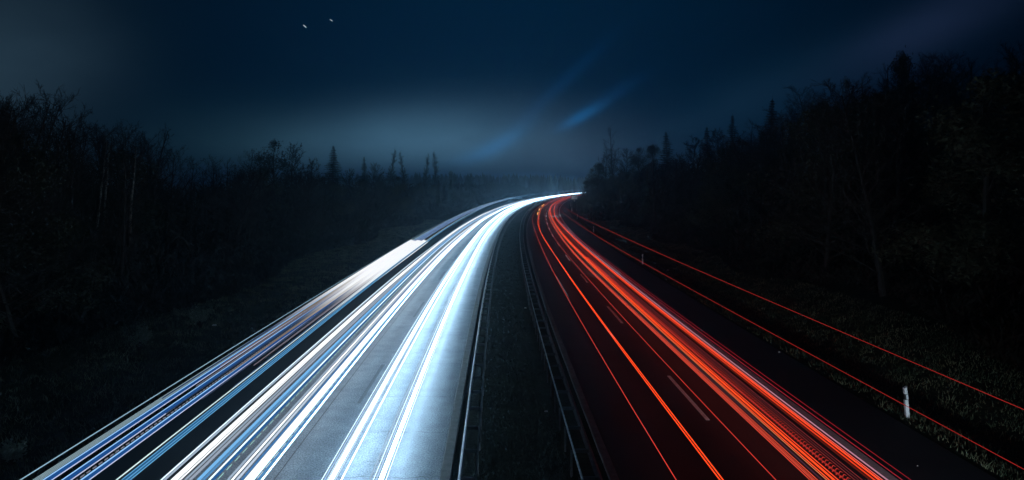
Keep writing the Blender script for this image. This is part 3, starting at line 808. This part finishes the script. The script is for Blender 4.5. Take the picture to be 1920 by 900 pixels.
# shrubs with a few glinting leaves at the edge of the left wood, a reddish one too
def shrub(x, Y, h, m, label, seed, n=1500):
    r = random.Random(seed); u = x-xref(Y); root = empty('shrub', (x, Y, ground_z(u, Y)))
    T, Cn = MB(), MB()
    for i in range(16):
        a = r.random()*6.283; e = Vector((math.cos(a)*r.uniform(.2, .75)*h*.7, math.sin(a)*r.uniform(.2, .75)*h*.7, h*r.uniform(.6, 1)))
        mid = e*.5 + Vector((0, 0, h*.12)); T.tube([(0, 0, -.2), tuple(mid), tuple(e)], [.03, .02, .006], 4)
        for j in range(n//16):
            p = mid.lerp(e, r.uniform(-.2, 1.1)) + Vector((r.gauss(0, .16), r.gauss(0, .16), r.gauss(0, .16)))*h*.6
            s = r.uniform(.03, .07); A = Vector((r.gauss(0, 1), r.gauss(0, 1), r.gauss(0, 1))).normalized()*s; B = A.orthogonal().normalized()*s*.55
            o = len(Cn.v); Cn.v += [tuple(p+A), tuple(p+B), tuple(p-A), tuple(p-B)]; Cn.f.append((o, o+1, o+2, o+3))
    T.build('stem', MT['bark'], root); Cn.build('foliage', m, root)
    tag(root, label, 'shrub', 'shrubs on the left verge')
shiny = mat('shiny_leaves', rough=.35, spec=.6, noise=[(3, 3, (.05, .07, .045), (.12, .14, .10))])
rust = mat('rusty_leaves', rough=.9, spec=.1, noise=[(2, 3, (.07, .04, .026), (.12, .07, .045))])
for i, (xp, yp, h, m_, lab) in enumerate(((262, 645, 1.3, shiny, 'low glossy leaved shrub on left verge, nearer of two glinting ones'), (375, 602, 1.2, shiny, 'low glossy leaved shrub on left verge, farther of two glinting ones'),
        (60, 622, 2.2, rust, 'rusty brown leaved shrub at the far left before the wood'), (110, 690, 1.1, MT['leaf'], 'small dark green shrub on the left verge below the rusty one'),
        (25, 830, .7, shiny, 'pale tufted little shrub at the lower left edge'))):
    u, Y = px(xp, yp, 0); shrub(xref(Y)+u, Y, h, m_, lab, i+3)

# scraps lying about
for xp, yp, s, lab in ((985, 577, .09, 'pale scrap of litter on the median grass, far one'), (1024, 770, .07, 'pale scrap of litter on the median grass, near one'),
                       (1252, 499, .12, 'pale scrap of litter on the right verge, far one'), (1461, 659, .06, 'pale scrap of litter at the edge of the right carriageway'),
                       (1720, 871, .022, 'tiny pale scrap on the right hard shoulder'), (402, 599, .12, 'bright scrap standing in for a glint in the left verge shrubs')):  # last scrap stands in for a specular glint on the shrubs
    u, Y = px(xp, yp, 0.05); m = MB(); X = xref(Y)+u; z = max(ground_z(u, Y), 0.004 if -4 < u < 6.8 else -9)
    lift = .14 if not -4 < u < 6.8 else .004
    m.quad_strip_ring([[(X-s, Y-s*.7, z+lift), (X+s*.8, Y-s, z+lift), (X+s, Y+s*.8, z+lift), (X-s*.7, Y+s, z+lift)], [(X-s*.6, Y-s*.5, z+lift+s*.7), (X+s*.7, Y-s*.4, z+lift+s*.4), (X+s*.5, Y+s*.7, z+lift+s*.6), (X-s*.6, Y+s*.6, z+lift+s*.3)]])
    tag(m.build('litter_scrap', MT['scrap']), lab, 'litter', 'scraps of litter')

# ------------------------------------------------------------------ stars and haze
for xa, ya, xb, yb_, s, lab in ((569.0, 47.0, 574.4, 51.6, .8, 'lower left of two short star streaks in the night sky'), (619.0, 36.4, 623.6, 39.6, .55, 'upper right of two short star streaks in the night sky')):
    D = 6000.0; m = MB()
    P = lambda x, y: ((x-CX)/F_PX*D, D, CAM_H+(HORIZON-y)/F_PX*D)
    m.tube([P(xa, ya), P(xb, yb_)], 3.0, 8)
    tag(m.build('star', emat((.8, .92, 1), s)), lab, 'star', 'stars')
hz = MB(); hz.box(-3300, 3600, -120, 3100, -2.5, 36)
hm = bpy.data.materials.new('haze_air'); hm.use_nodes = True
t = hm.node_tree
for n in list(t.nodes): t.nodes.remove(n)
pv = t.nodes.new('ShaderNodeVolumePrincipled'); pv.inputs['Color'].default_value = (.45, .78, 1, 1); pv.inputs['Density'].default_value = 0.0013; pv.inputs['Anisotropy'].default_value = 0.85
om = t.nodes.new('ShaderNodeOutputMaterial'); t.links.new(pv.outputs[0], om.inputs['Volume'])
ho = hz.build('haze', hm); ho['kind'] = 'stuff'; ho['label'] = 'thin night haze over the whole valley'; ho['category'] = 'haze'
